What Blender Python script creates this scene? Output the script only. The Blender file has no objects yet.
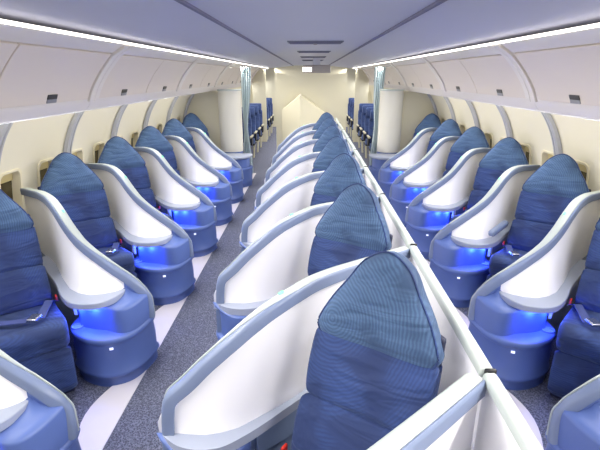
import bpy, math, random
from mathutils import Vector
random.seed(7)
scn = bpy.context.scene
col = scn.collection
PI = math.pi

# ------------------------------------------------------------------ materials
def srgb(r, g, b):
    f = lambda c: (c/255/12.92) if c/255 <= .04045 else ((c/255+.055)/1.055)**2.4
    return (f(r), f(g), f(b), 1)

def mat(name, rgb, rough=.5, metal=0., var=.04, scale=6., bump=0., bscale=200., spec=.5, coat=0.):
    m = bpy.data.materials.new(name); m.use_nodes = True
    nt = m.node_tree; b = nt.nodes['Principled BSDF']
    c = srgb(*rgb)
    tc = nt.nodes.new('ShaderNodeTexCoord')
    n = nt.nodes.new('ShaderNodeTexNoise'); n.inputs['Scale'].default_value = scale; n.inputs['Detail'].default_value = 4
    nt.links.new(tc.outputs['Object'], n.inputs['Vector'])
    mx = nt.nodes.new('ShaderNodeMix'); mx.data_type = 'RGBA'
    mx.inputs[6].default_value = tuple(max(0, x*(1-var)) for x in c[:3])+(1,)
    mx.inputs[7].default_value = tuple(min(1, x*(1+var)) for x in c[:3])+(1,)
    nt.links.new(n.outputs['Fac'], mx.inputs[0]); nt.links.new(mx.outputs[2], b.inputs['Base Color'])
    b.inputs['Roughness'].default_value = rough; b.inputs['Metallic'].default_value = metal
    b.inputs['Specular IOR Level'].default_value = spec
    b.inputs['Coat Weight'].default_value = coat
    if bump:
        n2 = nt.nodes.new('ShaderNodeTexNoise'); n2.inputs['Scale'].default_value = bscale
        nt.links.new(tc.outputs['Object'], n2.inputs['Vector'])
        bp = nt.nodes.new('ShaderNodeBump'); bp.inputs['Strength'].default_value = bump; bp.inputs['Distance'].default_value = .004
        nt.links.new(n2.outputs['Fac'], bp.inputs['Height']); nt.links.new(bp.outputs['Normal'], b.inputs['Normal'])
    return m

def fabric(name, dark, light, arcs=1.0, sheen=.5):
    """blue upholstery: soft broad patches, woven concentric arc lines, fine weave bump, creases"""
    m = bpy.data.materials.new(name); m.use_nodes = True
    nt = m.node_tree; b = nt.nodes['Principled BSDF']; L = nt.links.new
    tc = nt.nodes.new('ShaderNodeTexCoord')
    mp = nt.nodes.new('ShaderNodeMapping'); mp.inputs['Location'].default_value = (.17, 0, -.98)
    L(tc.outputs['Object'], mp.inputs['Vector'])
    pn = nt.nodes.new('ShaderNodeTexNoise'); pn.inputs['Scale'].default_value = 4.5; pn.inputs['Detail'].default_value = 1.5
    L(tc.outputs['Object'], pn.inputs['Vector'])
    w = nt.nodes.new('ShaderNodeTexWave'); w.wave_type = 'RINGS'; w.rings_direction = 'Y'
    w.inputs['Scale'].default_value = 24; w.inputs['Distortion'].default_value = 3.5; w.inputs['Detail Scale'].default_value = 1.0
    L(mp.outputs['Vector'], w.inputs['Vector'])
    r1 = nt.nodes.new('ShaderNodeValToRGB'); r1.color_ramp.elements[0].position = .50; r1.color_ramp.elements[1].position = .58
    L(pn.outputs['Fac'], r1.inputs['Fac'])
    mul = nt.nodes.new('ShaderNodeMath'); mul.operation = 'MULTIPLY'
    L(r1.outputs['Color'], mul.inputs[0]); L(w.outputs['Fac'], mul.inputs[1])
    sc = nt.nodes.new('ShaderNodeMath'); sc.operation = 'MULTIPLY'; sc.inputs[1].default_value = .55*arcs
    L(mul.outputs[0], sc.inputs[0])
    ad = nt.nodes.new('ShaderNodeMath'); ad.operation = 'MULTIPLY_ADD'; ad.inputs[1].default_value = .7; ad.use_clamp = True
    L(pn.outputs['Fac'], ad.inputs[0]); L(sc.outputs[0], ad.inputs[2])
    mx = nt.nodes.new('ShaderNodeMix'); mx.data_type = 'RGBA'
    mx.inputs[6].default_value = srgb(*dark); mx.inputs[7].default_value = srgb(*light)
    L(ad.outputs[0], mx.inputs[0]); L(mx.outputs[2], b.inputs['Base Color'])
    b.inputs['Roughness'].default_value = .85
    b.inputs['Sheen Weight'].default_value = sheen; b.inputs['Sheen Tint'].default_value = srgb(150, 175, 220)
    fb = nt.nodes.new('ShaderNodeTexNoise'); fb.inputs['Scale'].default_value = 350
    L(tc.outputs['Object'], fb.inputs['Vector'])
    cr = nt.nodes.new('ShaderNodeTexNoise'); cr.inputs['Scale'].default_value = 5; cr.inputs['Detail'].default_value = 2; cr.inputs['Distortion'].default_value = 1.4
    cm = nt.nodes.new('ShaderNodeMapping'); cm.inputs['Scale'].default_value = (.6, .6, 2.2)
    L(tc.outputs['Object'], cm.inputs['Vector']); L(cm.outputs['Vector'], cr.inputs['Vector'])
    b1 = nt.nodes.new('ShaderNodeBump'); b1.inputs['Strength'].default_value = .6; b1.inputs['Distance'].default_value = .05
    b2 = nt.nodes.new('ShaderNodeBump'); b2.inputs['Strength'].default_value = .25; b2.inputs['Distance'].default_value = .002
    L(cr.outputs['Fac'], b1.inputs['Height']); L(fb.outputs['Fac'], b2.inputs['Height'])
    L(b1.outputs['Normal'], b2.inputs['Normal']); L(b2.outputs['Normal'], b.inputs['Normal'])
    return m

def carpet_mat():
    m = bpy.data.materials.new('carpet'); m.use_nodes = True
    nt = m.node_tree; b = nt.nodes['Principled BSDF']; L = nt.links.new
    tc = nt.nodes.new('ShaderNodeTexCoord')
    v = nt.nodes.new('ShaderNodeTexVoronoi'); v.inputs['Scale'].default_value = 115
    n = nt.nodes.new('ShaderNodeTexNoise'); n.inputs['Scale'].default_value = 180; n.inputs['Detail'].default_value = 3
    L(tc.outputs['Object'], v.inputs['Vector']); L(tc.outputs['Object'], n.inputs['Vector'])
    a = nt.nodes.new('ShaderNodeMath'); a.operation = 'MULTIPLY'; L(v.outputs['Distance'], a.inputs[0]); L(n.outputs['Fac'], a.inputs[1])
    r = nt.nodes.new('ShaderNodeValToRGB')
    r.color_ramp.elements[0].position = .08; r.color_ramp.elements[0].color = srgb(54, 58, 76)
    r.color_ramp.elements[1].position = .42; r.color_ramp.elements[1].color = srgb(122, 127, 150)
    L(a.outputs[0], r.inputs['Fac']); L(r.outputs['Color'], b.inputs['Base Color'])
    b.inputs['Roughness'].default_value = .95
    bp = nt.nodes.new('ShaderNodeBump'); bp.inputs['Strength'].default_value = .6; bp.inputs['Distance'].default_value = .006
    L(v.outputs['Distance'], bp.inputs['Height']); L(bp.outputs['Normal'], b.inputs['Normal'])
    return m

def emit(name, rgb, s):
    m = bpy.data.materials.new(name); m.use_nodes = True
    b = m.node_tree.nodes['Principled BSDF']
    b.inputs['Base Color'].default_value = srgb(*rgb)
    b.inputs['Emission Color'].default_value = srgb(*rgb); b.inputs['Emission Strength'].default_value = s
    return m

M = dict(
    white=mat('white_shell_plastic', (240, 240, 246), .35, var=.01),
    cap=mat('pale_edge_plastic', (180, 189, 187), .4, var=.02),
    trim=mat('grey_blue_trim', (116, 130, 162), .38, var=.03),
    ledge=mat('ledge_grey', (160, 168, 188), .35, var=.03),
    drum=mat('console_blue', (88, 110, 172), .42, var=.04, bump=.05, bscale=400),
    panel=mat('panel_grey_blue', (120, 138, 172), .42, var=.03),
    fab=fabric('seat_fabric', (12, 22, 58), (50, 76, 136), .5, .25),
    headfab=fabric('headrest_fabric', (22, 40, 74), (78, 108, 148), .6, .3),
    belt=mat('belt_webbing', (70, 82, 140), .8, var=.1, scale=60),
    steel=mat('buckle_steel', (205, 205, 210), .25, 1., var=.05),
    black=mat('black_plastic', (16, 17, 22), .5),
    red=mat('red_tag', (190, 40, 30), .5),
    seatbase=mat('seat_base_dark', (30, 36, 66), .6),
    carpet=carpet_mat(),
    strip=mat('floor_edge_white', (218, 214, 222), .45, var=.03),
    ceil=mat('ceiling_panel', (188, 190, 208), .55, var=.015, scale=2),
    crease=mat('ceiling_joint', (112, 112, 138), .7),
    grille=mat('vent_grey', (120, 124, 142), .6),
    bin=mat('bin_plastic', (218, 212, 206), .42, var=.015, scale=2),
    door=mat('bin_door', (214, 204, 194), .45, var=.02, scale=2),
    latch=mat('latch_dark', (70, 68, 66), .35, .6),
    latch2=mat('latch_grey', (150, 150, 152), .35, .6),
    wall=mat('sidewall_cream', (224, 219, 200), .5, var=.015, scale=2),
    rib=mat('rib_grey', (168, 170, 178), .45, var=.02),
    bulk=mat('bulkhead_cream', (214, 209, 186), .55, var=.015, scale=2),
    colm=mat('column_white', (214, 212, 202), .4, var=.01),
    curtain=mat('curtain_fabric', (204, 219, 224), .9, var=.08, scale=20, bump=.3, bscale=300),
    reveal=mat('window_reveal', (226, 218, 192), .5, var=.08),
    pane=mat('window_pane', (74, 66, 44), .15, var=.2, scale=3),
    shade=mat('window_shade', (196, 180, 128), .6),
    ecofab=fabric('economy_fabric', (28, 40, 84), (70, 96, 156), .4),
    cream=mat('economy_armrest', (196, 192, 170), .5),
    label=mat('placard_white', (225, 228, 240), .4),
    green=emit('green_indicator', (110, 220, 160), .55),
    sign=emit('sign_lit', (255, 244, 228), 3.0),
    signbox=mat('sign_housing', (150, 146, 150), .5),
    lit_lip=emit('bin_lip_glow', (255, 248, 236), 1.6),  # emission imitates lamp light caught by the upper bin lip
    marker=emit('marker_lit', (225, 230, 255), .5),
)

# ------------------------------------------------------------------ helpers
def mesh(name, verts, faces, m, parent=None, smooth=True, bevel=0, seg=2, solid=0, subs=0, angle=40):
    me = bpy.data.meshes.new(name)
    me.from_pydata([tuple(v) for v in verts], [], faces)
    me.validate(); me.update()
    o = bpy.data.objects.new(name, me); col.objects.link(o)
    if m: me.materials.append(m)
    import bmesh
    bm = bmesh.new(); bm.from_mesh(me)
    bmesh.ops.recalc_face_normals(bm, faces=bm.faces); bm.to_mesh(me); bm.free()
    if smooth:
        me.shade_smooth() if hasattr(me, 'shade_smooth') else None
        me.set_sharp_from_angle(angle=math.radians(angle))
    if solid:
        d = o.modifiers.new('Solid', 'SOLIDIFY'); d.thickness = solid; d.offset = 0
    if bevel:
        d = o.modifiers.new('Bevel', 'BEVEL'); d.width = bevel; d.segments = seg; d.limit_method = 'ANGLE'; d.angle_limit = math.radians(35)
    if subs:
        d = o.modifiers.new('Sub', 'SUBSURF'); d.levels = subs; d.render_levels = subs
    if parent: o.parent = parent
    return o

def box_vf(x0, x1, y0, y1, z0, z1):
    v = [(x0,y0,z0),(x1,y0,z0),(x1,y1,z0),(x0,y1,z0),(x0,y0,z1),(x1,y0,z1),(x1,y1,z1),(x0,y1,z1)]
    f = [(0,3,2,1),(4,5,6,7),(0,1,5,4),(1,2,6,5),(2,3,7,6),(3,0,4,7)]
    return v, f
def box(name, x0, x1, y0, y1, z0, z1, m, parent=None, bevel=.004, seg=2, subs=0):
    v, f = box_vf(x0, x1, y0, y1, z0, z1)
    return mesh(name, v, f, m, parent, bevel=bevel, seg=seg, subs=subs)

def loft(name, rings, m, parent=None, closed=True, caps=True, **k):
    n = len(rings[0]); v = []; f = []
    for r in rings: v += r
    for i in range(len(rings)-1):
        for j in range(n if closed else n-1):
            a = i*n+j; b = i*n+(j+1) % n
            f.append((a, b, b+n, a+n))
    if caps and closed:
        f.append(tuple(range(n))[::-1]); f.append(tuple(range((len(rings)-1)*n, len(rings)*n)))
    return mesh(name, v, f, m, parent, **k)

def merge(name, parts, m, parent=None, **k):
    v = []; f = []
    for pv, pf in parts:
        o = len(v); v += list(pv); f += [tuple(i+o for i in q) for q in pf]
    return mesh(name, v, f, m, parent, **k)

def catmull(pts, n=8, closed=False):
    out = []; N = len(pts); dim = len(pts[0])
    R = range(N) if closed else range(N-1)
    for i in R:
        if closed: p0, p1, p2, p3 = (pts[(i+d) % N] for d in (-1, 0, 1, 2))
        else: p0, p1, p2, p3 = pts[max(i-1, 0)], pts[i], pts[i+1], pts[min(i+2, N-1)]
        for k in range(n):
            t = k/n
            out.append(tuple(.5*(2*p1[j]+(-p0[j]+p2[j])*t+(2*p0[j]-5*p1[j]+4*p2[j]-p3[j])*t*t+(-p0[j]+3*p1[j]-3*p2[j]+p3[j])*t**3) for j in range(dim)))
    if not closed: out.append(tuple(pts[-1]))
    return out

def interp(tab, x):
    if x <= tab[0][0]: return tab[0][1]
    for (a, va), (b, vb) in zip(tab, tab[1:]):
        if x <= b: return va+(vb-va)*(x-a)/(b-a)
    return tab[-1][1]

def sweep(name, path, r, m, parent=None, n=10, flat=1.0, **k):
    """tube along a path; flat squashes it vertically"""
    rings = []
    for i, p in enumerate(path):
        a = Vector(path[max(i-1, 0)]); b = Vector(path[min(i+1, len(path)-1)])
        t = (b-a).normalized(); up = Vector((0, 0, 1))
        if abs(t.z) > .95: up = Vector((0, 1, 0))
        s = t.cross(up).normalized(); u = s.cross(t).normalized()
        rings.append([tuple(Vector(p)+s*r*math.cos(2*PI*j/n)+u*r*flat*math.sin(2*PI*j/n)) for j in range(n)])
    return loft(name, rings, m, parent, **k)

def empty(name, loc, label, cat, group=None, rz=0):
    o = bpy.data.objects.new(name, None); col.objects.link(o)
    o.empty_display_size = .1; o.location = loc; o.rotation_euler = (0, 0, rz)
    return tag(o, label, cat, group)
def tag(o, label, cat, group=None):
    o['label'] = label; o['category'] = cat
    if group: o['group'] = group
    return o
def struct(o):
    o['kind'] = 'structure'; return o
def dup(root, loc, label, group=None):
    def cp(o, par):
        c = o.copy(); col.objects.link(c); c.parent = par
        for ch in list(o.children): cp(ch, c)
        return c
    r = cp(root, None); r.location = loc; r['label'] = label
    if group: r['group'] = group
    return r

# ------------------------------------------------------------------ camera (1.85 m above the floor, looking aft and down)
f_px, H = 450., 1.85
th = math.atan((225-75.57)/f_px)
psi = math.atan((310.44-300)*math.cos(th)/f_px)
cam = bpy.data.cameras.new('camera'); co = bpy.data.objects.new('camera', cam); col.objects.link(co)
cam.sensor_width = 36; cam.lens = 36*f_px/600; cam.clip_start = .02
co.location = (0, 0, H); co.rotation_euler = (PI/2-th, 0, psi)
scn.camera = co

PITCH = 1.048
# unit-frame: a = outboard distance, b = aft distance, measured from the tip of the white panel
PLAN = [(1.30,.98),(1.11,.79),(.75,.43),(.40,.09),(.15,.0),(-.04,-.02),(-.125,.0)]
PC = catmull(PLAN, 24)
TRIMS = {'side': [(-.15,.38),(-.13,.44),(-.10,.51),(-.06,.56),(0,.615),(.1,.685),(.21,.76),(.30,.83),(.39,.915),(.47,.99),(.55,1.035),(.63,1.05),(.75,1.045),(.9,1.02),(1.11,.985),(1.3,.97)],
         'centre': [(-.02,.55),(0,.60),(.02,.645),(.07,.71),(.13,.76),(.20,.832),(.27,.893),(.35,.955),(.42,.995),(.5,1.02),(.6,1.04),(.70,1.035),(.9,1.01),(1.11,.985),(1.3,.97)]}
LOWZ = .535

def plan_pts(a_hi, a_lo):
    pts = [p for p in PC if a_lo-1e-6 <= p[0] <= a_hi+1e-6]
    out = []
    for i, p in enumerate(pts):
        q0 = pts[max(i-1, 0)]; q1 = pts[min(i+1, len(pts)-1)]
        t = Vector((q1[0]-q0[0], q1[1]-q0[1])).normalized()
        n = Vector((-t.y, t.x))           # faces the seat (towards -b)
        if n.y > 0: n = -n
        out.append((p[0], p[1], n))
    return out

BLOW = {'side': [(0,-.012),(.03,-.065),(.06,-.095),(.12,-.128),(.20,-.142),(.28,-.115),(.36,-.055),(.48,.09),(.66,.335),(.75,.43),(1.11,.79),(1.3,.98)],
        'centre': [(0,-.012),(.06,-.02),(.12,-.027),(.19,-.03),(.25,-.015),(.31,.012),(.38,.07),(.48,.17),(.6,.285),(.75,.43),(1.11,.79),(1.3,.98)]}
RINGS = {'side': [(.34,-.12),(.30,-.205),(.20,-.280),(.08,-.312),(-.03,-.275),(-.095,-.19),(-.13,-.06),(-.135,.02),(-.10,.055),(.05,.045),(.25,.05),(.33,-.0)],
         'centre': [(.38,.03),(.34,-.06),(.26,-.12),(.16,-.135),(.08,-.105),(.03,-.05),(.008,.0),(.01,.03),(.04,.055),(.12,.06),(.25,.075),(.36,.11)]}
RIM = {'side': [(.50,.03),(.415,-.085),(.35,-.165),(.27,-.232),(.19,-.252),(.10,-.238),(.04,-.18),(.005,-.09)],
       'centre': [(.50,.135),(.40,.03),(.33,-.035),(.26,-.085),(.18,-.10),(.10,-.085),(.04,-.045),(.01,-.02)]}
def build_shell(sg, a_end, name, label, group, loc, kind='side'):
    TRIMZ = TRIMS[kind]
    root = empty(name, loc, label, 'seat shell', group)
    X = lambda a, b, z: (sg*a, b, z)
    # white privacy panel, concave curved wall
    P = plan_pts(a_end, .0)
    P = P[::2] + ([P[-1]] if (len(P)-1) % 2 else [])
    rings = []
    for a, b, n in P:
        zt = interp(TRIMZ, a)-.02; zl = LOWZ
        th_ = .012+.02*min(1, max(0, a)/.3)
        r = []
        for s in range(6):
            q = s/5; z = zl+(zt-zl)*q; bl = interp(BLOW[kind], a)
            r.append(X(a, bl+(b-bl)*(1-(1-q)**1.5), z))
        r.append(X(a-n.x*(th_+.015), b-n.y*(th_+.015), zt)); r.append(X(a-n.x*(th_+.015), b-n.y*(th_+.015), zl))
        rings.append(r)
    loft('privacy_panel', rings, M['white'], root)
    # lower side wall under the panel
    rings = []
    for a, b, n in plan_pts(a_end, .0)[::2]:
        rings.append([X(a, b, .0), X(a, b, LOWZ), X(a-n.x*.035, b-n.y*.035, LOWZ), X(a-n.x*.035, b-n.y*.035, 0)])
    loft('side_wall', rings, M['panel'], root)
    # trim rail: front strip and pale rear cap
    Q = plan_pts(a_end, -.125 if kind == 'side' else .04)
    path = [Vector(X(a, b, interp(TRIMZ, a))) for a, b, n in Q]
    e = Q[-1]
    nn = [Vector((sg*n.x, n.y, 0)) for a, b, n in Q]
    for z, da, db in (((.40, -.010, -.01), (.33, -.012, -.02)) if kind == 'side' else ((.60, -.004, .0), (.55, -.006, .0), (.50, -.006, 0))):
        path.append(Vector(X(e[0]+da, e[1]+db, z))); nn.append(nn[-1])
    # smooth heights
    for _ in range(3):
        path = [path[0]]+[(path[i-1]+path[i]*2+path[i+1])/4 for i in range(1, len(path)-1)]+[path[-1]]
    wide = [(0, 0.), (.42, .0), (.66, .8), (.85, 1.), (1., 1.)]       # along the rail: wall -> aisle
    def rail(nm, front, m):
        rings = []
        N = len(path)
        for i, p in enumerate(path):
            t = (path[min(i+1, N-1)]-path[max(i-1, 0)]).normalized(); n = nn[i]
            u = t.cross(n).normalized()
            if u.z < 0: u = -u
            if abs(u.z) < .02: u = Vector((0, 0, 1))
            k = interp(wide, i/(N-1)); lo, hi = (.018, -.050+.010*k)
            mid = .004-.036*k
            f0, f1 = (lo, mid) if front else (mid-.001, hi)
            w = f1-f0
            pr = [(0, -.028), (0, .010), (.15, .019), (.5, .023), (.85, .021), (1, .017), (1, -.028)] if front else \
                 [(0, -.028), (0, .018), (.15, .022), (.5, .023), (.85, .018), (1, .010), (1, -.028)]
            rings.append([tuple(p+n*(f0+w*g)+u*h) for g, h in pr])
        return loft(nm, rings, m, root, angle=50)
    rail('trim_rail', True, M['trim'])
    rail('edge_cap', False, M['cap'])
    # green indicator lamp set in the cap
    g = min(range(len(path)), key=lambda i: abs(path[i].x*sg-(.47 if kind == 'side' else .50)))
    p = path[g]; n = nn[g]; t = (path[g+1]-path[g-1]).normalized(); u = t.cross(n).normalized()
    if u.z < 0: u = -u
    q = p-n*.03+u*.0235
    v = [q+t*sx*.011+n*sy*.006+u*sz*.003 for sz in (-1, 1) for sx, sy in ((-1,-1),(1,-1),(1,1),(-1,1))]
    mesh('indicator_lamp', v, [(0,1,2,3),(4,5,6,7),(0,1,5,4),(1,2,6,5),(2,3,7,6),(3,0,4,7)], M['green'], root, smooth=False)
    if kind == 'side':
        rings = []
        for a, b, n in plan_pts(.02, -.125):
            z = interp(TRIMZ, a)-.012
            rings.append([X(a+n.x*.012, b+n.y*.012, .28), X(a+n.x*.012, b+n.y*.012, z), X(a-n.x*.038, b-n.y*.038, z), X(a-n.x*.038, b-n.y*.038, .28)])
        loft('end_fairing', rings, M['drum'], root, angle=50)
    # ---- console drum
    ring0 = catmull(RINGS[kind], 6, True)
    cx, cy = (.10, -.12) if kind == 'side' else (.18, -.02)
    def ring(s, z, rr=ring0): return [X(cx+(a-cx)*s, cy+(b-cy)*s, z) for a, b in rr]
    rings = [ring(.99, 0), ring(.985, .058), ring(1.03, .064), ring(1.055, .076), ring(1.04, .092), ring(1.0, .099),
             ring(1.0, .20), ring(.975, .285), ring(.985, .29), ring(1.02, .298), ring(1.04, .312), ring(1.03, .328), ring(.98, .336), ring(.6, .337)]
    loft('console_drum', rings, M['drum'], root, angle=60)
    # upper column, recessed on the seat side, flush on the aisle side
    def up(s_seat, s_aisle, z_seat, z_aisle):
        r = []
        if kind == 'centre': s_aisle = s_seat = min(s_seat+.06, .9); z_aisle = z_seat
        for a, b in ring0:
            ang = math.atan2(b-cy, a-cx)
            d = (a-cx)*(-.92)+(b-cy)*(-.15)       # aisle-ness
            w = min(1, max(0, (d/.25-.10)/.85)); w = w*w*(3-2*w)
            s = s_seat+(s_aisle-s_seat)*w; z = z_seat+(z_aisle-z_seat)*w
            sb = s if kind == 'centre' else s*(.52+.48*w)
            if b > cy: sb = s
            r.append(X(cx+(a-cx)*s, cy+(b-cy)*sb, z))
        return r
    rings = [up(.80, 1.0, .33, .33), up(.78, .995, .36, .37), up(.78, .985, .44, .43), up(.80, .965, .49, .48), up(.79, .945, .498, .50)]
    def toward(r, q, z0): return [(x+(0-x)*q, y+(-.03-y)*q, z+(z0-z)*q) for x, y, z in r]
    rings += [toward(rings[-1], .35, .515), toward(rings[-1], .75, .53)]
    v = sum(rings, []); n = len(ring0); fcs = []
    for i in range(len(rings)-1):
        for j in range(n):
            fcs.append((i*n+j, i*n+(j+1) % n, (i+1)*n+(j+1) % n, (i+1)*n+j))
    v.append(X(.0, -.03, .555)); c = len(v)-1
    for j in range(n): fcs.append(((len(rings)-1)*n+j, (len(rings)-1)*n+(j+1) % n, c))
    mesh('console_body', v, fcs, M['drum'], root, angle=80)
    # ledge / armrest shelf sweeping along the panel and round the drum
    inner = [(a, b) for a, b, n in plan_pts(.82, .0)[::3]]          # from outboard to tip
    aw = .085 if kind == 'side' else .03
    outer1 = [(a+n.x*aw, b+n.y*aw) for a, b, n in plan_pts(.82, .60)[::5]]
    rimo = catmull([outer1[-1]]+RIM[kind]+[(0,-.012)], 6)
    poly = inner[::-1]+outer1+rimo[1:-1]       # tip -> outboard -> back round
    N = len(poly)
    zt = lambda a: .545 + .02*max(0, a-.45)
    v = [X(a, b, zt(a)-.042) for a, b in poly]+[X(a, b, zt(a)) for a, b in poly]
    fcs = [tuple(range(N)), tuple(range(N, 2*N))]+[(i, (i+1) % N, N+(i+1) % N, N+i) for i in range(N)]
    mesh('ledge', v, fcs, M['ledge'], root, bevel=.008, seg=3, angle=50)
    # armrest fascia under the ledge beside the seat, with a white placard
    fr = []
    for a, b, n in plan_pts(.80, .34)[::3]:
        fw = .06 if kind == 'side' else .022
        fr.append([X(a+n.x*fw, b+n.y*fw, .38), X(a+n.x*fw, b+n.y*fw, .505), X(a+n.x*.0, b+n.y*.0, .505), X(a, b, .38)])
    loft('armrest_fascia', fr, M['panel'], root, bevel=.003)
    pv = [X(.345,-.075,.37), X(.385,-.02,.37), X(.385,-.02,.495), X(.345,-.075,.495)]
    pv = [(x, y, z) for x, y, z in pv]; pv2 = [(x-sg*.02, y, z) for x, y, z in pv]
    if kind == 'side': mesh('placard', pv+pv2, [(0,1,2,3),(4,5,6,7),(0,1,5,4),(1,2,6,5),(2,3,7,6),(3,0,4,7)], M['label'], root, smooth=False)
    # small white marker light on the drum and door hinge arc line
    def on_ring(idx, s, z0, z1, w, nm, m):
        a0, b0 = ring0[idx]; a1, b1 = ring0[(idx+1) % len(ring0)]
        t = Vector((a1-a0, b1-b0)).normalized(); nr = Vector((a0-cx, b0-cy)).normalized()
        c0 = Vector((cx+(a0-cx)*s, cy+(b0-cy)*s))
        pts = []
        for d in (.004, -.01):
            for q, z in ((-w, z0), (w, z0), (w, z1), (-w, z1)):
                p = c0+t*q+nr*d; pts.append(X(p.x, p.y, z))
        mesh(nm, pts, [(0,1,2,3),(4,5,6,7),(0,1,5,4),(1,2,6,5),(2,3,7,6),(3,0,4,7)], m, root, smooth=False)
    on_ring(21, 1.0, .262, .274, .011, 'marker_light', M['marker'])
    on_ring(28, 1.0, .30, .322, .007, 'rim_clip', M['label'])
    # cup recess on drum rim beside the cushion
    ca, cb = .285, -.165
    if kind == 'centre': return root
    cv = []; cf = []; K = 20
    for s, z in ((.036, .334), (.036, .346), (.028, .346), (.026, .338)):
        cv += [X(ca+s*math.cos(2*PI*k/K), cb+s*math.sin(2*PI*k/K), z) for k in range(K)]
    for i in range(3):
        cf += [(i*K+k, i*K+(k+1) % K, (i+1)*K+(k+1) % K, (i+1)*K+k) for k in range(K)]
    cf.append(tuple(range(3*K, 4*K)))
    mesh('cup_holder', cv, cf, M['panel'], root)
    return root

def add_blue(sg, tx, ty, ty_side=True):
    # blue reading/mood lamps tucked under the ledge
    for (a, b, z, e) in (((.275, -.185, .475, 1.7), (.15, -.222, .475, 1.0), (.05, -.175, .475, .6)) if ty_side else ((.22, -.09, .47, .4),)):
        l = bpy.data.lights.new('blue_lamp', 'POINT'); l.energy = e; l.color = (.05, .12, 1.); l.shadow_soft_size = .03
        o = bpy.data.objects.new('blue_lamp', l); col.objects.link(o); o.location = (tx+sg*a, ty+b, z)

# ------------------------------------------------------------------ suite seat (local x across, y towards the back, faces -y)
def cushion_block(nm, sec, hw, m, parent, nx=14, edge=.03, crown=.012, widths=None):
    """sec: closed outline in (y,z), swept over x with rounded ends; widths optional per-section"""
    rings = []
    cy = sum(p[0] for p in sec)/len(sec); cz = sum(p[1] for p in sec)/len(sec)
    for i in range(nx+1):
        t = -1+2*i/nx
        x = hw*math.copysign(1-(1-abs(t))**1.6, t) if abs(t) > 0 else 0
        d = (hw-abs(x))
        k = 1.0
        if d < edge: k = 1-.30*(1-d/edge)**2
        s = 1+crown*(1-t*t)*4
        rings.append([(x, cy+(y-cy)*(1-(1-k)*.8)*s, cz+(z-cz)*(1-(1-k)*.35)*s) for y, z in sec])
    return loft(nm, rings, m, parent, angle=75)

def rounded(pts, n=4): return catmull(pts, n, True)

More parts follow.
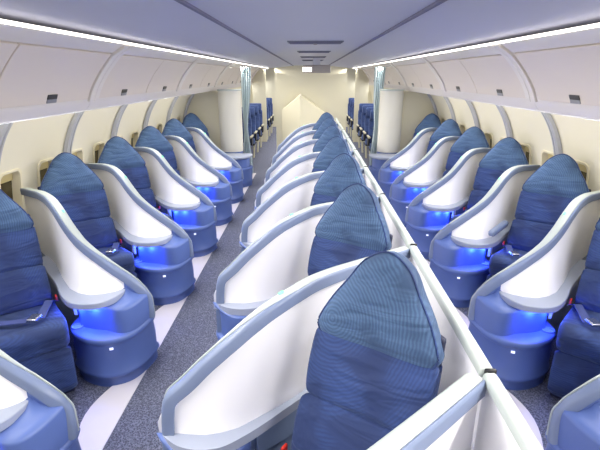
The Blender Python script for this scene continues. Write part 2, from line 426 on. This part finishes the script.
def build_seat(name, label, group, loc, rz, mirror=1, arm=False):
    root = empty(name, loc, label, 'airline seat', group, rz)
    # cushion: y from -.30 (front) to .24
    cushion_block('seat_cushion', rounded([(-.30,.40),(-.315,.45),(-.27,.488),(-.1,.472),(.10,.455),(.24,.45),(.26,.38),(.1,.35),(-.26,.345)]), .255, M['fab'], root)
    # leg rest flap
    cushion_block('leg_rest', rounded([(-.285,.34),(-.30,.335),(-.318,.25),(-.315,.12),(-.29,.06),(-.26,.06),(-.255,.2),(-.26,.33)]), .245, M['fab'], root)
    # backrest: three upholstered rolls on the recline line
    A = Vector((.17, .44)); B = Vector((.395, .90)); d = (B-A).normalized(); nrm = Vector((-d.y, d.x))  # towards sitter
    def roll(t0, t1, th):
        L = (B-A).length; p = A+d*L*t0; q = A+d*L*t1; m = (p+q)/2
        return [tuple(p+nrm*.0), tuple(p+nrm*th*.78+d*.008), tuple(m+nrm*th*1.04), tuple(q+nrm*th*.78-d*.008), tuple(q), tuple(q-nrm*.035), tuple(p-nrm*.035)]
    cushion_block('backrest', rounded(roll(.0, .48, .075)), .250, M['fab'], root)
    cushion_block('backrest', rounded(roll(.49, 1.0, .070)), .250, M['fab'], root)
    # rear shell of the backrest
    r = []
    for x in (-.245, -.2, .2, .245):
        k = .03 if abs(x) > .22 else 0
        r.append([(x, A.x-nrm.x*.03+k*0, A.y-.04), (x, B.x+.03, B.y+.08), (x, B.x+.085-k, B.y+.08), (x, A.x+.10-k, A.y-.04)])
    loft('back_shell', r, M['seatbase'], root, bevel=.01)
    # headrest: gothic arch pad
    def arch(s, k=1.0):  # outline across x and h (0..1 height)
        pts = [(-.246,.03),(-.20,.0),(0,-.006),(.20,.0),(.246,.03),(.243,.07),(.200,.155),(.145,.235),(.088,.318),(0,.362),(-.088,.318),(-.145,.235),(-.200,.155),(-.243,.07)]
        return [(x*s, .155+(h-.155)*s) for x, h in catmull(pts, 4, True)]
    hb = Vector((0, .375, .885)); hd = Vector((0, .27, .963)).normalized(); hn = Vector((0, -hd.z, hd.y))
    def P(x, h, o):
        wrap = -.018*(x/.26)**2*-1    # gentle wrap forward at the sides
        return tuple(hb+Vector((x, 0, 0))+hd*h+hn*(o+wrap-.018))
    rings = [[P(x, h, o) for x, h in arch(s)] for s, o in ((.90, -.055), (.985, -.042), (1.0, -.015), (1.0, .02), (.975, .048), (.90, .066), (.70, .082), (.40, .09), (.12, .093))]
    loft('headrest', rings, M['headfab'], root, angle=80)
    # seam piping around the headrest pad
    pth = [P(x, h, .047) for x, h in arch(.982)]; pth.append(pth[0])
    sweep('headrest_piping', pth, .0045, M['fab'], root, n=6, caps=False)
    # seat pan base
    box('seat_base', -.235, .235, -.24, .30, .0, .36, M['seatbase'], root, bevel=.01)
    # seat belt: webbing halves and buckle
    s = mirror
    b1 = [(s*.265,.13,.45),(s*.24,.09,.487),(s*.15,.0,.492),(s*.05,-.08,.499),(s*-.07,-.15,.506)]
    b2 = [(s*-.265,.14,.45),(s*-.225,.09,.485),(s*-.20,.03,.487),(s*-.17,-.05,.494),(s*-.145,-.13,.503),(s*-.13,-.16,.507)]
    def strap(path, w=.024):
        rings = []
        path = catmull(path, 5)
        for i, p in enumerate(path):
            a = Vector(path[max(i-1, 0)]); b = Vector(path[min(i+1, len(path)-1)]); t = (b-a).normalized()
            sd = t.cross(Vector((0, 0, 1))).normalized(); p = Vector(p)
            rings.append([tuple(p+sd*w), tuple(p-sd*w), tuple(p-sd*w+Vector((0,0,.004))), tuple(p+sd*w+Vector((0,0,.004)))])
        return rings
    be = loft('seat_belt', strap(b1), M['belt'], root)
    loft('seat_belt', strap(b2), M['belt'], root)
    v, f = box_vf(-.036, .036, -.028, .028, 0, .02)
    c, sn = math.cos(-.9*s), math.sin(-.9*s)
    v = [(s*-.105+x*c-y*sn, -.165+x*sn+y*c, .510+z) for x, y, z in v]
    mesh('buckle', v, f, M['steel'], be, bevel=.005)
    # red release tag low beside the backrest (inboard side)
    xx = s*-.262
    box('release_tag', min(xx, xx-.012*s), max(xx, xx-.012*s), .10, .135, .47, .50, M['red'], root, bevel=.003)
    if arm:
        x0, x1 = sorted((s*-.27, s*-.325))
        ar = box('armrest', x0, x1, -.17, .20, .615, .665, M['trim'], root, bevel=.018, seg=4)
        ar['label'] = 'raised grey-blue armrest'
    return root

SEAT_RZ = math.atan2(.63, .77)
def seat_loc(sg, tx, ty): return (tx+sg*(.415+.63*.28), ty-.53+.77*.28, 0)

def seat_loc_centre(tx, ty): return (tx+.645, ty-.262, 0)
TL, TC, TR = (-1.18, 2.64), (-.58, 1.40), (1.21, 2.66)
ordw = ['nearest', 'second', 'third', 'fourth', 'fifth', 'sixth', 'seventh']

# ---- seats
sideL = build_seat('business_seat', 'navy business seat cut off by the left edge, silver buckle on its cushion', 'blue business seats along the left wall', seat_loc(-1, *TL), SEAT_RZ, -1)
for k in range(1, 6):
    lab = 'navy blue business seat by the left windows, %s from the camera' % ordw[k]
    if k == 5: lab = 'farthest navy blue business seat by the left windows, against the cream bulkhead'
    dup(sideL, seat_loc(-1, TL[0], TL[1]+PITCH*k), lab)
sideR = build_seat('business_seat', 'navy business seat cut off by the right edge, belt on its blue-lit cushion', 'blue business seats along the right wall', seat_loc(1, *TR), -SEAT_RZ, 1)
build_seat('business_seat', 'navy blue business seat by the right windows with a raised armrest, second from the camera', 'blue business seats along the right wall', seat_loc(1, TR[0], TR[1]+PITCH), -SEAT_RZ, 1, arm=True)
for k in range(2, 6):
    lab = 'navy blue business seat by the right windows, %s from the camera' % ordw[k]
    if k == 5: lab = 'farthest navy blue business seat by the right windows, against the cream bulkhead'
    dup(sideR, seat_loc(1, TR[0], TR[1]+PITCH*k), lab)
cen = build_seat('business_seat', 'blue centre column seat nearest the camera, large arc patterned headrest', 'blue business seats in the centre column', seat_loc_centre(*TC), -math.radians(33), 1)
cen.scale = (.94, .88, 1.022)
for k in range(1, 7):
    lab = 'blue business seat in the centre column, %s from the camera' % ordw[k]
    if k == 6: lab = 'farthest blue business seat in the centre column, in front of the cream bulkhead'
    dup(cen, seat_loc_centre(TC[0], TC[1]+PITCH*k), lab)

# ---- shells
gl, gr, gc = 'white privacy shells along the left wall', 'white privacy shells along the right wall', 'white privacy shells in the centre column'
pl = build_shell(-1, 1.075, 'seat_shell', 'blue console end and white shell tip in the bottom left corner', gl, (TL[0], TL[1]-PITCH, 0))
pr = build_shell(1, 1.045, 'seat_shell', 'dark blue console end in the bottom right corner', gr, (TR[0], TR[1]-PITCH, 0))
pc = build_shell(1, 1.09, 'seat_shell', 'pale shell at the bottom edge in front of the nearest centre seat', gc, (TC[0], TC[1]-PITCH, 0), 'centre')
for k in range(0, 5):
    w = ordw[k]
    dup(pl, (TL[0], TL[1]+PITCH*k, 0), 'white curved shell with blue drum console beside the left aisle, %s from the camera' % w)
    dup(pr, (TR[0], TR[1]+PITCH*k, 0), 'white curved shell with blue drum console beside the right aisle, %s from the camera' % w)
for k in range(0, 7):
    dup(pc, (TC[0], TC[1]+PITCH*k, 0), 'white sloping shell of the centre column behind the %s centre seat' % ordw[k])
for k in range(-1, 6):
    add_blue(-1, TL[0], TL[1]+PITCH*k); add_blue(1, TR[0], TR[1]+PITCH*k)
    add_blue(1, TC[0], TC[1]+PITCH*k, False)

# last consoles under the columns (no shell: the bulkhead stands there)
def end_console(sg, tx, ty, label):
    root = empty('end_console', (tx, ty, 0), label, 'console', 'blue consoles below the white columns')
    ring0 = catmull([(.335,-.14),(.28,-.28),(.13,-.355),(-.02,-.315),(-.115,-.20),(-.155,-.07),(-.16,.02),(-.11,.055),(.05,.06),(.25,.06),(.33,-.0)], 6, True)
    cx, cy = .10, -.14
    R = lambda s, z: [(sg*(cx+(a-cx)*s), cy+(b-cy)*s, z) for a, b in ring0]
    loft('console_drum', [R(.93,0),R(.95,.06),R(1,.078),R(.965,.10),R(1,.285),R(1.04,.312),R(1,.335),R(.6,.337)], M['drum'], root, angle=60)
    loft('console_body', [R(.84,.33),R(.84,.50)], M['drum'], root, angle=60)
    loft('ledge', [R(.98,.50),R(1.03,.51),R(1.03,.535),R(.98,.545),R(.2,.546)], M['ledge'], root, angle=60)
end_console(-1, TL[0], TL[1]+5*PITCH, 'blue drum console at the foot of the left white column')
end_console(1, TR[0], TR[1]+5*PITCH, 'blue drum console at the foot of the right white column')

# ------------------------------------------------------------------ centre partition wall
px_ = TC[0]+1.11
root = empty('partition', (px_, 0, 0), 'long low pale partition running down the right side of the centre seats', 'partition')
ys = [TC[1]+.79+PITCH*k for k in range(-2, 8)]
for y0, y1 in zip(ys, ys[1:]):
    box('wall_panel', -.008, .016, y0+.004, y1-.004, 0, .985, M['white'], root, bevel=.004)
    box('top_rail', -.017, .025, y0+.006, y1-.006, .985, 1.022, M['cap'], root, bevel=.012, seg=3)
for y in ys[1:-1]:
    box('rail_joint', -.008, .028, y-.007, y+.007, .99, 1.026, M['black'], root, bevel=.006)

# ------------------------------------------------------------------ floor
Y0, Y1 = -1.6, 17.5
struct(box('floor', -2.35, 2.35, Y0, Y1, -.06, 0, M['carpet'], bevel=0))
def floor_strip(sg, tx, ty0, n, label):
    v = []; f = []; K = 16
    edge = 1.07*sg
    for i in range(n*K+1):
        t = i/K; y = ty0+t*PITCH
        ph = (t % 1.0)
        wv = .035+.125*(.5+.5*math.cos(2*PI*(ph-.58)))
        v += [(edge, y, .004), (edge+sg*(wv+.05), y, .004), (edge, y, .0), (edge+sg*(wv+.05), y, .0)]
    for i in range(n*K):
        a = i*4; b = a+4
        f += [(a, a+1, b+1, b), (a, b, b+2, a+2), (a+1, a+3, b+3, b+1)]
    return struct(mesh('trim_1' if sg < 0 else 'trim_2', v, f, M['strip']))
floor_strip(-1, TL[0], TL[1]-PITCH-.10, 7, '')
floor_strip(1, TR[0], TR[1]-PITCH-.10, 7, '')

# ------------------------------------------------------------------ side walls with window openings
PROF = catmull([(2.20,0.),(2.31,.35),(2.335,.70),(2.325,.95),(2.28,1.20),(2.19,1.42),(2.06,1.60),(1.93,1.72)], 10)
def wall_x(z):
    return interp([(p[1], p[0]) for p in PROF], z)
WZ0, WZ1, WW = .80, 1.15, .13
RIB0 = 3.08-1.03*4; RP = 1.03
win_y = []
for i in range(0, 14):
    for o in (.26, .77): win_y.append(RIB0+RP*i+o)
win_y = [y for y in win_y if -1.2 < y < 8.1]
def side_wall(sg):
    zs = sorted(set([round(p[1], 4) for p in PROF if not (WZ0-.03 < p[1] < WZ0+.03 or WZ1-.03 < p[1] < WZ1+.03)]+[WZ0, WZ1]))
    yb = set()
    y = Y0
    while y < 8.6: yb.add(round(y, 4)); y += .1
    for w in win_y:
        for q in list(yb):
            if abs(q-(w-WW)) < .045 or abs(q-(w+WW)) < .045: yb.discard(q)
    for w in win_y: yb.add(round(w-WW, 4)); yb.add(round(w+WW, 4))
    yb |= {8.6, 11.0, 14.0, Y1}
    yb = sorted(yb)
    v = []; f = []
    def bow(y, z):
        s = abs((((y-RIB0)/RP) % 1.0)-.5)*2
        return .035*s**5*min(1, max(0, (z-.3)/.5))
    for y in yb:
        for z in zs: v.append((sg*(wall_x(z)-bow(y, z)), y, z))
    n = len(zs)
    for i in range(len(yb)-1):
        ym = (yb[i]+yb[i+1])/2
        hole = any(abs(ym-w) < WW for w in win_y)
        for j in range(n-1):
            zm = (zs[j]+zs[j+1])/2
            if hole and WZ0 < zm < WZ1: continue
            f.append((i*n+j, i*n+j+1, (i+1)*n+j+1, (i+1)*n+j))
    o = mesh('wall_left' if sg < 0 else 'wall_right', v, f, M['wall'])
    struct(o)
side_wall(-1); side_wall(1)
def rr(w, h, r, n=5):
    pts = []
    for cx, cy, a0 in ((w-r, h-r, 0), (-w+r, h-r, 90), (-w+r, -h+r, 180), (w-r, -h+r, 270)):
        for k in range(n+1):
            a = math.radians(a0+90*k/n); pts.append((cx+r*math.cos(a), cy+r*math.sin(a)))
    return pts
wn = 0
for sg in (-1, 1):
    for y in win_y:
        if y < 1.2: continue
        wn += 1
        zc = (WZ0+WZ1)/2; hh = (WZ1-WZ0)/2
        def ringw(w, h, r, dx): return [(sg*(wall_x(zc+q)+dx), p+y, zc+q) for p, q in rr(w, h, r)]
        rings = [ringw(WW+.012, hh+.012, .05, .004), ringw(WW+.010, hh+.010, .05, -.010), ringw(WW-.008, hh-.008, .05, -.010), ringw(WW-.012, hh-.012, .05, .0), ringw(WW-.02, hh-.02, .045, .07)]
        o = loft('window_%d' % wn, rings, M['reveal'], None, caps=False)
        struct(o)
        pv = ringw(WW-.015, hh-.015, .045, .06)
        mesh('pane', pv+[(x+sg*.008, yy, z) for x, yy, z in pv], [tuple(range(len(pv))), tuple(range(len(pv), 2*len(pv)))], M['pane'], o, smooth=False)
        # half-drawn shade
        sv = []
        for q in (0.09, hh-.015):
            for p in (-WW+.02, WW-.02):
                sv.append((sg*(wall_x(zc+q)+.045), y+p, zc+q))
        sv += [(x+sg*.006, yy, z) for x, yy, z in sv]
        mesh('window_shade', sv, [(0,1,3,2),(4,5,7,6),(0,1,5,4),(2,3,7,6),(0,2,6,4),(1,3,7,5)], M['shade'], o, smooth=False)
tn = 2
for sg in (-1, 1):
    for i in range(1, 10):
        y = RIB0+RP*i
        if y < .8 or y > 8.3: continue
        tn += 1
        rings = []
        for (x, z) in PROF:
            if z < .3: continue
            c = []
            for dy, dp in ((-.050, .01), (-.040, .040), (-.020, .050), (.000, .046), (.006, .032), (.016, .032), (.022, .046), (.042, .044), (.052, .01)):
                c.append((sg*(x-dp-.02), y+dy, z))
            rings.append(c)
        struct(loft('trim_%d' % tn, rings, M['rib'], None, angle=30))

# ------------------------------------------------------------------ ceiling
cv = []; cf = []
CP = [(-1.8,2.095),(-1.40,2.112),(-.64,2.19),(-.625,2.20),(.625,2.20),(.64,2.19),(1.40,2.112),(1.8,2.095)]
n = len(CP)
yl = [Y0, 2, 6, 10, 14, Y1]
for y in yl: cv += [(x, y, z) for x, z in CP]
for i in range(len(yl)-1):
    for j in range(n-1): cf.append((i*n+j, i*n+j+1, (i+1)*n+j+1, (i+1)*n+j))
struct(mesh('ceiling', cv, cf, M['ceil'], smooth=False))
for sg in (-1, 1):
    tn += 1
    x0, x1 = sorted((sg*.618, sg*.640))
    struct(box('trim_%d' % tn, x0, x1, Y0, Y1, 2.182, 2.205, M['crease'], bevel=.004))
# closing end walls of the cabin
for nm, y in (('wall_front', Y0), ('wall_back', Y1)):
    struct(box(nm, -2.35, 2.35, y-.05, y, 0, 2.25, M['bulk'], bevel=0))
# ceiling air vents
for i, y in enumerate((5.25, 7.3, 9.3, 11.3)):
    w = (.30, .25, .25, .25)[i]
    e = empty('ceiling_vent', (.05, y, 2.2), ['widest grey ceiling air vent, nearest the camera, with a tiny lamp at its middle', 'second grey ceiling air vent from the camera', 'third grey ceiling air vent from the camera', 'farthest grey ceiling air vent'][i], 'air vent', 'grey slot vents in the ceiling')
    box('vent_plate', -w, w, -.13, .13, -.012, -.001, M['grille'], e, bevel=.003)
    for s in range(6):
        box('slat', -w+.02, w-.02, -.115+s*.04, -.100+s*.04, -.022, -.011, M['crease'], e, bevel=.002)
    if i == 0:
        box('vent_lamp', -.02, .02, -.012, .012, -.034, -.020, M['signbox'], e, bevel=.004)

# ------------------------------------------------------------------ overhead bins
BP = [(1.80,1.745),(1.80,1.60),(1.765,1.585),(1.725,1.60),(1.69,1.645),(1.675,1.668),(1.67,1.68)]
DP = catmull([(1.668,1.682),(1.635,1.76),(1.57,1.86),(1.50,1.945),(1.448,2.0)], 5)
TP = [(1.44,2.005),(1.40,2.03),(1.355,2.055),(1.345,2.068),(1.36,2.08),(1.40,2.085),(1.80,2.085)]
def extr(pts, sg, y0, y1, dx=0, dz=0):
    n = len(pts); v = [(sg*(x+dx), y0, z+dz) for x, z in pts]+[(sg*(x+dx), y1, z+dz) for x, z in pts]
    f = [tuple(range(n)), tuple(range(n, 2*n))]+[(i, (i+1) % n, n+(i+1) % n, n+i) for i in range(n)]
    return v, f
def off(pts, d):  # offset a polyline towards the cabin
    out = []
    for i, p in enumerate(pts):
        a = pts[max(i-1, 0)]; b = pts[min(i+1, len(pts)-1)]
        t = Vector((b[0]-a[0], b[1]-a[1])).normalized(); nr = Vector((-t.y, t.x))
        if nr.x > 0: nr = -nr
        out.append((p[0]+nr.x*d, p[1]+nr.y*d))
    return out
def build_bin(sg, y0, L, label, group):
    e = empty('overhead_bin', (0, y0, 0), label, 'overhead bin', group)
    prof = BP+off(DP, -.012)+TP
    v, f = extr(prof, sg, 0, L)
    mesh('bin_body', v, f, M['bin'], e, angle=30)
    outer = BP[5:]+DP+TP[:4]
    for fy in (0, L-.07):
        ro = off(outer, .020); ri = off(outer, -.03)
        v, f = extr(ro+ri[::-1], sg, fy, fy+.07)
        mesh('end_frame', v, f, M['bin'], e, bevel=.010, seg=3, angle=40)
    v, f = extr([(1.350, 2.064), (1.340, 2.068), (1.337, 2.076), (1.345, 2.084), (1.356, 2.076)], sg, 0, L)
    mesh('lip_glow', v, f, M['lit_lip'], e)  # self-glowing edge in place of light falling on the lip, not a lamp
    for d0, d1, ly in ((.078, L/2-.006, .50), (L/2+.006, L-.078, .57)):
        do = off(DP, .006); di = off(DP, -.02)
        v, f = extr(do+di[::-1], sg, d0, d1)
        d = mesh('bin_door', v, f, M['door'], e, bevel=.004, angle=40)
        # latch: dark upper paddle, grey lower plate
        yc = d0+ly
        for (t0, t1, m) in ((.02, .11, M['latch2']), (.11, .19, M['latch'])):
            i0 = DP[0]; 
            def at(t): 
                k = t*(len(DP)-1); i = int(k); fr = k-i
                return (DP[i][0]*(1-fr)+DP[min(i+1, len(DP)-1)][0]*fr, DP[i][1]*(1-fr)+DP[min(i+1, len(DP)-1)][1]*fr)
            pts = [at(t0), at(t1)]
            po = off(pts, .012); pi = off(pts, .0)
            v, f = extr(po+pi[::-1], sg, yc-.055, yc+.055)
            mesh('latch' if m is M['latch'] else 'latch_plate', v, f, m, d, bevel=.002)
    return e
yb0 = 1.20-2.33
binlabs = ['nearest', 'second', 'third', 'fourth', 'fifth', 'farthest']
for sg, side in ((-1, 'left'), (1, 'right')):
    g = 'overhead bins on the %s side' % side
    b0 = build_bin(sg, yb0, 2.33, 'off', g)
    first = True; i = 0
    for k in range(0, 7):
        y = yb0+2.335*k
        if k == 0:
            b0['label'] = 'pale overhead bin on the %s, directly above the camera position' % side; continue
        w = ['nearest the camera in view', 'second from the camera', 'third from the camera', 'fourth, just past the curtain', 'fifth, over the rear cabin', 'farthest, at the end of the rear cabin'][k-1]
        dup(b0, (0, y, 0), 'pale two-door overhead bin on the %s side, %s' % (side, w))

# ------------------------------------------------------------------ bulkheads, columns, curtains
YB = TL[1]+5*PITCH+.42
for sg, side in ((-1, 'left'), (1, 'right')):
    tx = TL[0] if sg < 0 else TR[0]
    root = empty('bulkhead', (0, YB, 0), 'cream bulkhead behind the farthest %s-hand business seats, ending in a white rounded column' % side, 'bulkhead', 'cream bulkheads either side of the cabin')
    xs = [1.5, 1.8, 2.05]
    pts = [(1.30,0),(1.30,1.60)]
    pr_ = [(1.42,0),(2.15,0)]+[(x-.05, z) for x, z in PROF if .2 < z < 1.60]+[(1.78,1.585),(1.42,1.585)]
    n = len(pr_)
    v = [(sg*x, -.02, z) for x, z in pr_]+[(sg*x, .02, z) for x, z in pr_]
    f = [tuple(range(n)), tuple(range(n, 2*n))]+[(i, (i+1) % n, n+(i+1) % n, n+i) for i in range(n)]
    mesh('wall_panel', v, f, M['bulk'], root, smooth=False)
    # rounded column at the aisle end
    rings = []
    K = 28
    for z, s in ((.55, 1.0), (1.56, 1.0), (1.60, .98)):
        rings.append([(sg*(1.42+.205*s*math.cos(2*PI*k/K)), -.10+.19*s*math.sin(2*PI*k/K), z) for k in range(K)])
    loft('column', rings, M['colm'], root)
    rings = [[(sg*(1.42+.20*math.cos(2*PI*k/K)), -.10+.185*math.sin(2*PI*k/K), z) for k in range(K)] for z in (.0, .55)]
    loft('column_foot', rings, M['drum'], root)
    rings = [[(sg*(1.42+.215*math.cos(2*PI*k/K)), -.10+.20*math.sin(2*PI*k/K), z) for k in range(K)] for z in (1.598, 1.622)]
    loft('column_cap', rings, M['cap'], root)
    # curtain, gathered and tied back
    cr = []
    for zi in range(24):
        t = zi/23; z = .02+1.98*t
        w = .085-.045*math.exp(-((t-.45)/.2)**2)+.03*max(0, t-.7)
        sh = -.035*math.exp(-((t-.45)/.3)**2) if sg < 0 else .03*(1-t)
        x0 = (-1.19 if sg < 0 else 1.27)
        K2 = 36
        line = []
        for k in range(K2+1):
            u = k/K2
            line.append((x0+sg*-.0+(u-.5)*2*w+ (sh if sg < 0 else -sh*1.2), .028*math.sin(u*PI*9+t*.8), z))
        cr.append(line)
    o = loft('curtain', cr, M['curtain'], None, closed=False, caps=False, solid=.004)
    o.location = (0, YB+.42, 0)
    tag(o, 'pale teal curtain tied open beside the %s aisle, next to the white column' % side, 'curtain', 'pale teal aisle curtains')

# centre bulkhead with a projecting prow
YC = 9.75
root = empty('bulkhead', (.02, YC, 0), 'wide cream bulkhead across the end of the centre column with a pointed fold', 'bulkhead')
K = 16
top = [(-.74+1.48*k/K, 1.90-.05*math.sin(PI*k/K)) for k in range(K+1)]
pr_ = [(-.74, 0), *top, (.74, 0)]
n = len(pr_)
v = [(x, 0, z) for x, z in pr_]+[(x, .05, z) for x, z in pr_]
f = [tuple(range(n)), tuple(range(n, 2*n))]+[(i, (i+1) % n, n+(i+1) % n, n+i) for i in range(n)]
mesh('wall_panel', v, f, M['bulk'], root, smooth=False)
# prow: vertical edge with sloping shoulders
v = [(-.22,-.34,0),(-.22,-.34,1.46),(-.62,-.002,1.16),(-.62,-.002,0),(.36,-.002,1.06),(.36,-.002,0),(-.22,-.002,1.50)]
f = [(0,1,2,3),(0,5,4,1),(1,6,2),(1,4,6),(2,6,4,5,3)]
mesh('pointed_fold', v, f, M['bulk'], root, smooth=False)

# lit sign box below the ceiling
root = empty('ceiling_sign', (0, 9.9, 1.9), 'small lit white sign in a grey housing hanging under the ceiling above the centre bulkhead', 'sign')
box('housing', -.16, .42, 0, .12, .0, .16, M['signbox'], root, bevel=.015)
box('lit_panel', -.16, .02, -.012, 0, .03, .11, M['sign'], root, bevel=.003)
box('bracket', .05, .20, .03, .09, .16, .30, M['ceil'], root, bevel=.004)

# rear partitions beyond the curtains
for sg, side in ((-1, 'left'), (1, 'right')):
    x0, x1 = sorted((sg*1.26, sg*1.64))
    o = box('partition', x0, x1, 13.3, 13.36, 0, 2.02, M['bulk'], bevel=.01)
    tag(o, 'narrow cream partition in the rear cabin beyond the %s curtain' % side, 'partition', 'cream rear cabin partitions')

# ------------------------------------------------------------------ economy seats
def economy(loc, label, group):
    e = empty('economy_seat', loc, label, 'airline seat', group); e.scale = (1, 1, .93)
    cushion_block('backrest', rounded([(.16,.42),(.10,.44),(.12,.62),(.17,.85),(.22,1.02),(.27,1.02),(.27,.85),(.24,.6),(.22,.42)]), .22, M['ecofab'], e, nx=8)
    cushion_block('headrest', rounded([(.20,.98),(.16,1.02),(.18,1.14),(.23,1.21),(.28,1.19),(.28,1.02)]), .20, M['ecofab'], e, nx=8)
    cushion_block('seat_cushion', rounded([(-.24,.38),(-.27,.42),(-.22,.47),(.1,.45),(.16,.42),(.15,.36),(-.2,.34)]), .22, M['ecofab'], e, nx=8)
    for s in (-1, 1):
        a = box('armrest', s*.245-.022, s*.245+.022, -.18, .20, .60, .64, M['cream'], e, bevel=.01)
        box('arm_panel', s*.245-.015, s*.245+.015, -.10, .16, .42, .60, M['black'], e, bevel=.006)
        v = [(s*.20-.02,-.2,.0),(s*.20+.02,-.2,.0),(s*.20+.02,-.14,0),(s*.20-.02,-.14,0),(s*.20-.02,-.02,.34),(s*.20+.02,-.02,.34),(s*.20+.02,.05,.34),(s*.20-.02,.05,.34)]
        mesh('leg', v, box_vf(0,1,0,1,0,1)[1], M['cream'], e, bevel=.005)
    box('seat_frame', -.23, .23, -.2, .2, .31, .345, M['black'], e, bevel=.005)
    return e
first = None
for sg, side in ((-1, 'left'), (1, 'right')):
    rows = [10.0, 10.8, 11.6, 12.4, 14.0, 14.8, 15.6]
    for i, y in enumerate(rows):
        if i < 4: lab = 'dark blue economy seat beyond the %s curtain, %s of four before the cream partition' % (side, ['nearest', 'second', 'third', 'last'][i])
        else: lab = 'dark blue economy seat past the cream partition on the %s aisle, %s of three' % (side, ['nearest', 'middle', 'last'][i-4])
        loc = (sg*1.53, y, 0) if i < 4 else (sg*1.50, y, 0)
        g = 'dark blue economy seats on the %s side' % side
        if first is None: first = economy(loc, lab, g)
        else: dup(first, loc, lab, g)

# ------------------------------------------------------------------ lights
def area(name, loc, rot, sx, sy, e, c):
    l = bpy.data.lights.new(name, 'AREA'); l.shape = 'RECTANGLE'; l.size = sx; l.size_y = sy; l.energy = e; l.color = c
    o = bpy.data.objects.new(name, l); col.objects.link(o); o.location = loc; o.rotation_euler = rot
    return o
LEN = Y1-Y0; YM = (Y0+Y1)/2
for sg in (-1, 1):
    # wash light under the bins, aimed down the side wall
    area('sidewall_wash_lamp', (sg*1.88, (Y0+7.4)/2, 1.64), (0, -sg*math.radians(25), 0), .05, 7.4-Y0, 9, (1., .93, .70))
    area('sidewall_wash_lamp', (sg*1.88, (9.4+Y1)/2, 1.64), (0, -sg*math.radians(25), 0), .05, Y1-9.4, 6, (1., .93, .70))
    area('underbin_fill_lamp', (sg*1.79, (Y0+7.6)/2, 1.575), (0, sg*math.radians(42), 0), .06, 7.6-Y0, 27, (.97, .97, 1.))  # added fill strip, tilted inward to brighten shells and seats
    area('underbin_fill_lamp', (sg*1.79, (9.4+Y1)/2, 1.575), (0, sg*math.radians(42), 0), .06, Y1-9.4, 22, (.97, .97, 1.))  # same added fill for the rear cabin
    # cove light above the bins aimed across the ceiling / cabin
    area('cove_lamp', (sg*1.316, YM, 2.080), (0, sg*math.radians(44), 0), .012, LEN, 100, (1., .95, .86)).data.spread = math.radians(112)
w = bpy.data.worlds.new('World'); scn.world = w; w.use_nodes = True
w.node_tree.nodes['Background'].inputs[0].default_value = (.9, .92, 1, 1)
w.node_tree.nodes['Background'].inputs[1].default_value = .3

vs = scn.view_settings
vs.view_transform = 'Standard'; vs.look = 'None'; vs.gamma = 1; vs.exposure = 0.95; vs.use_curve_mapping = False
scn.cycles.max_bounces = 10
scn.cycles.diffuse_bounces = 6
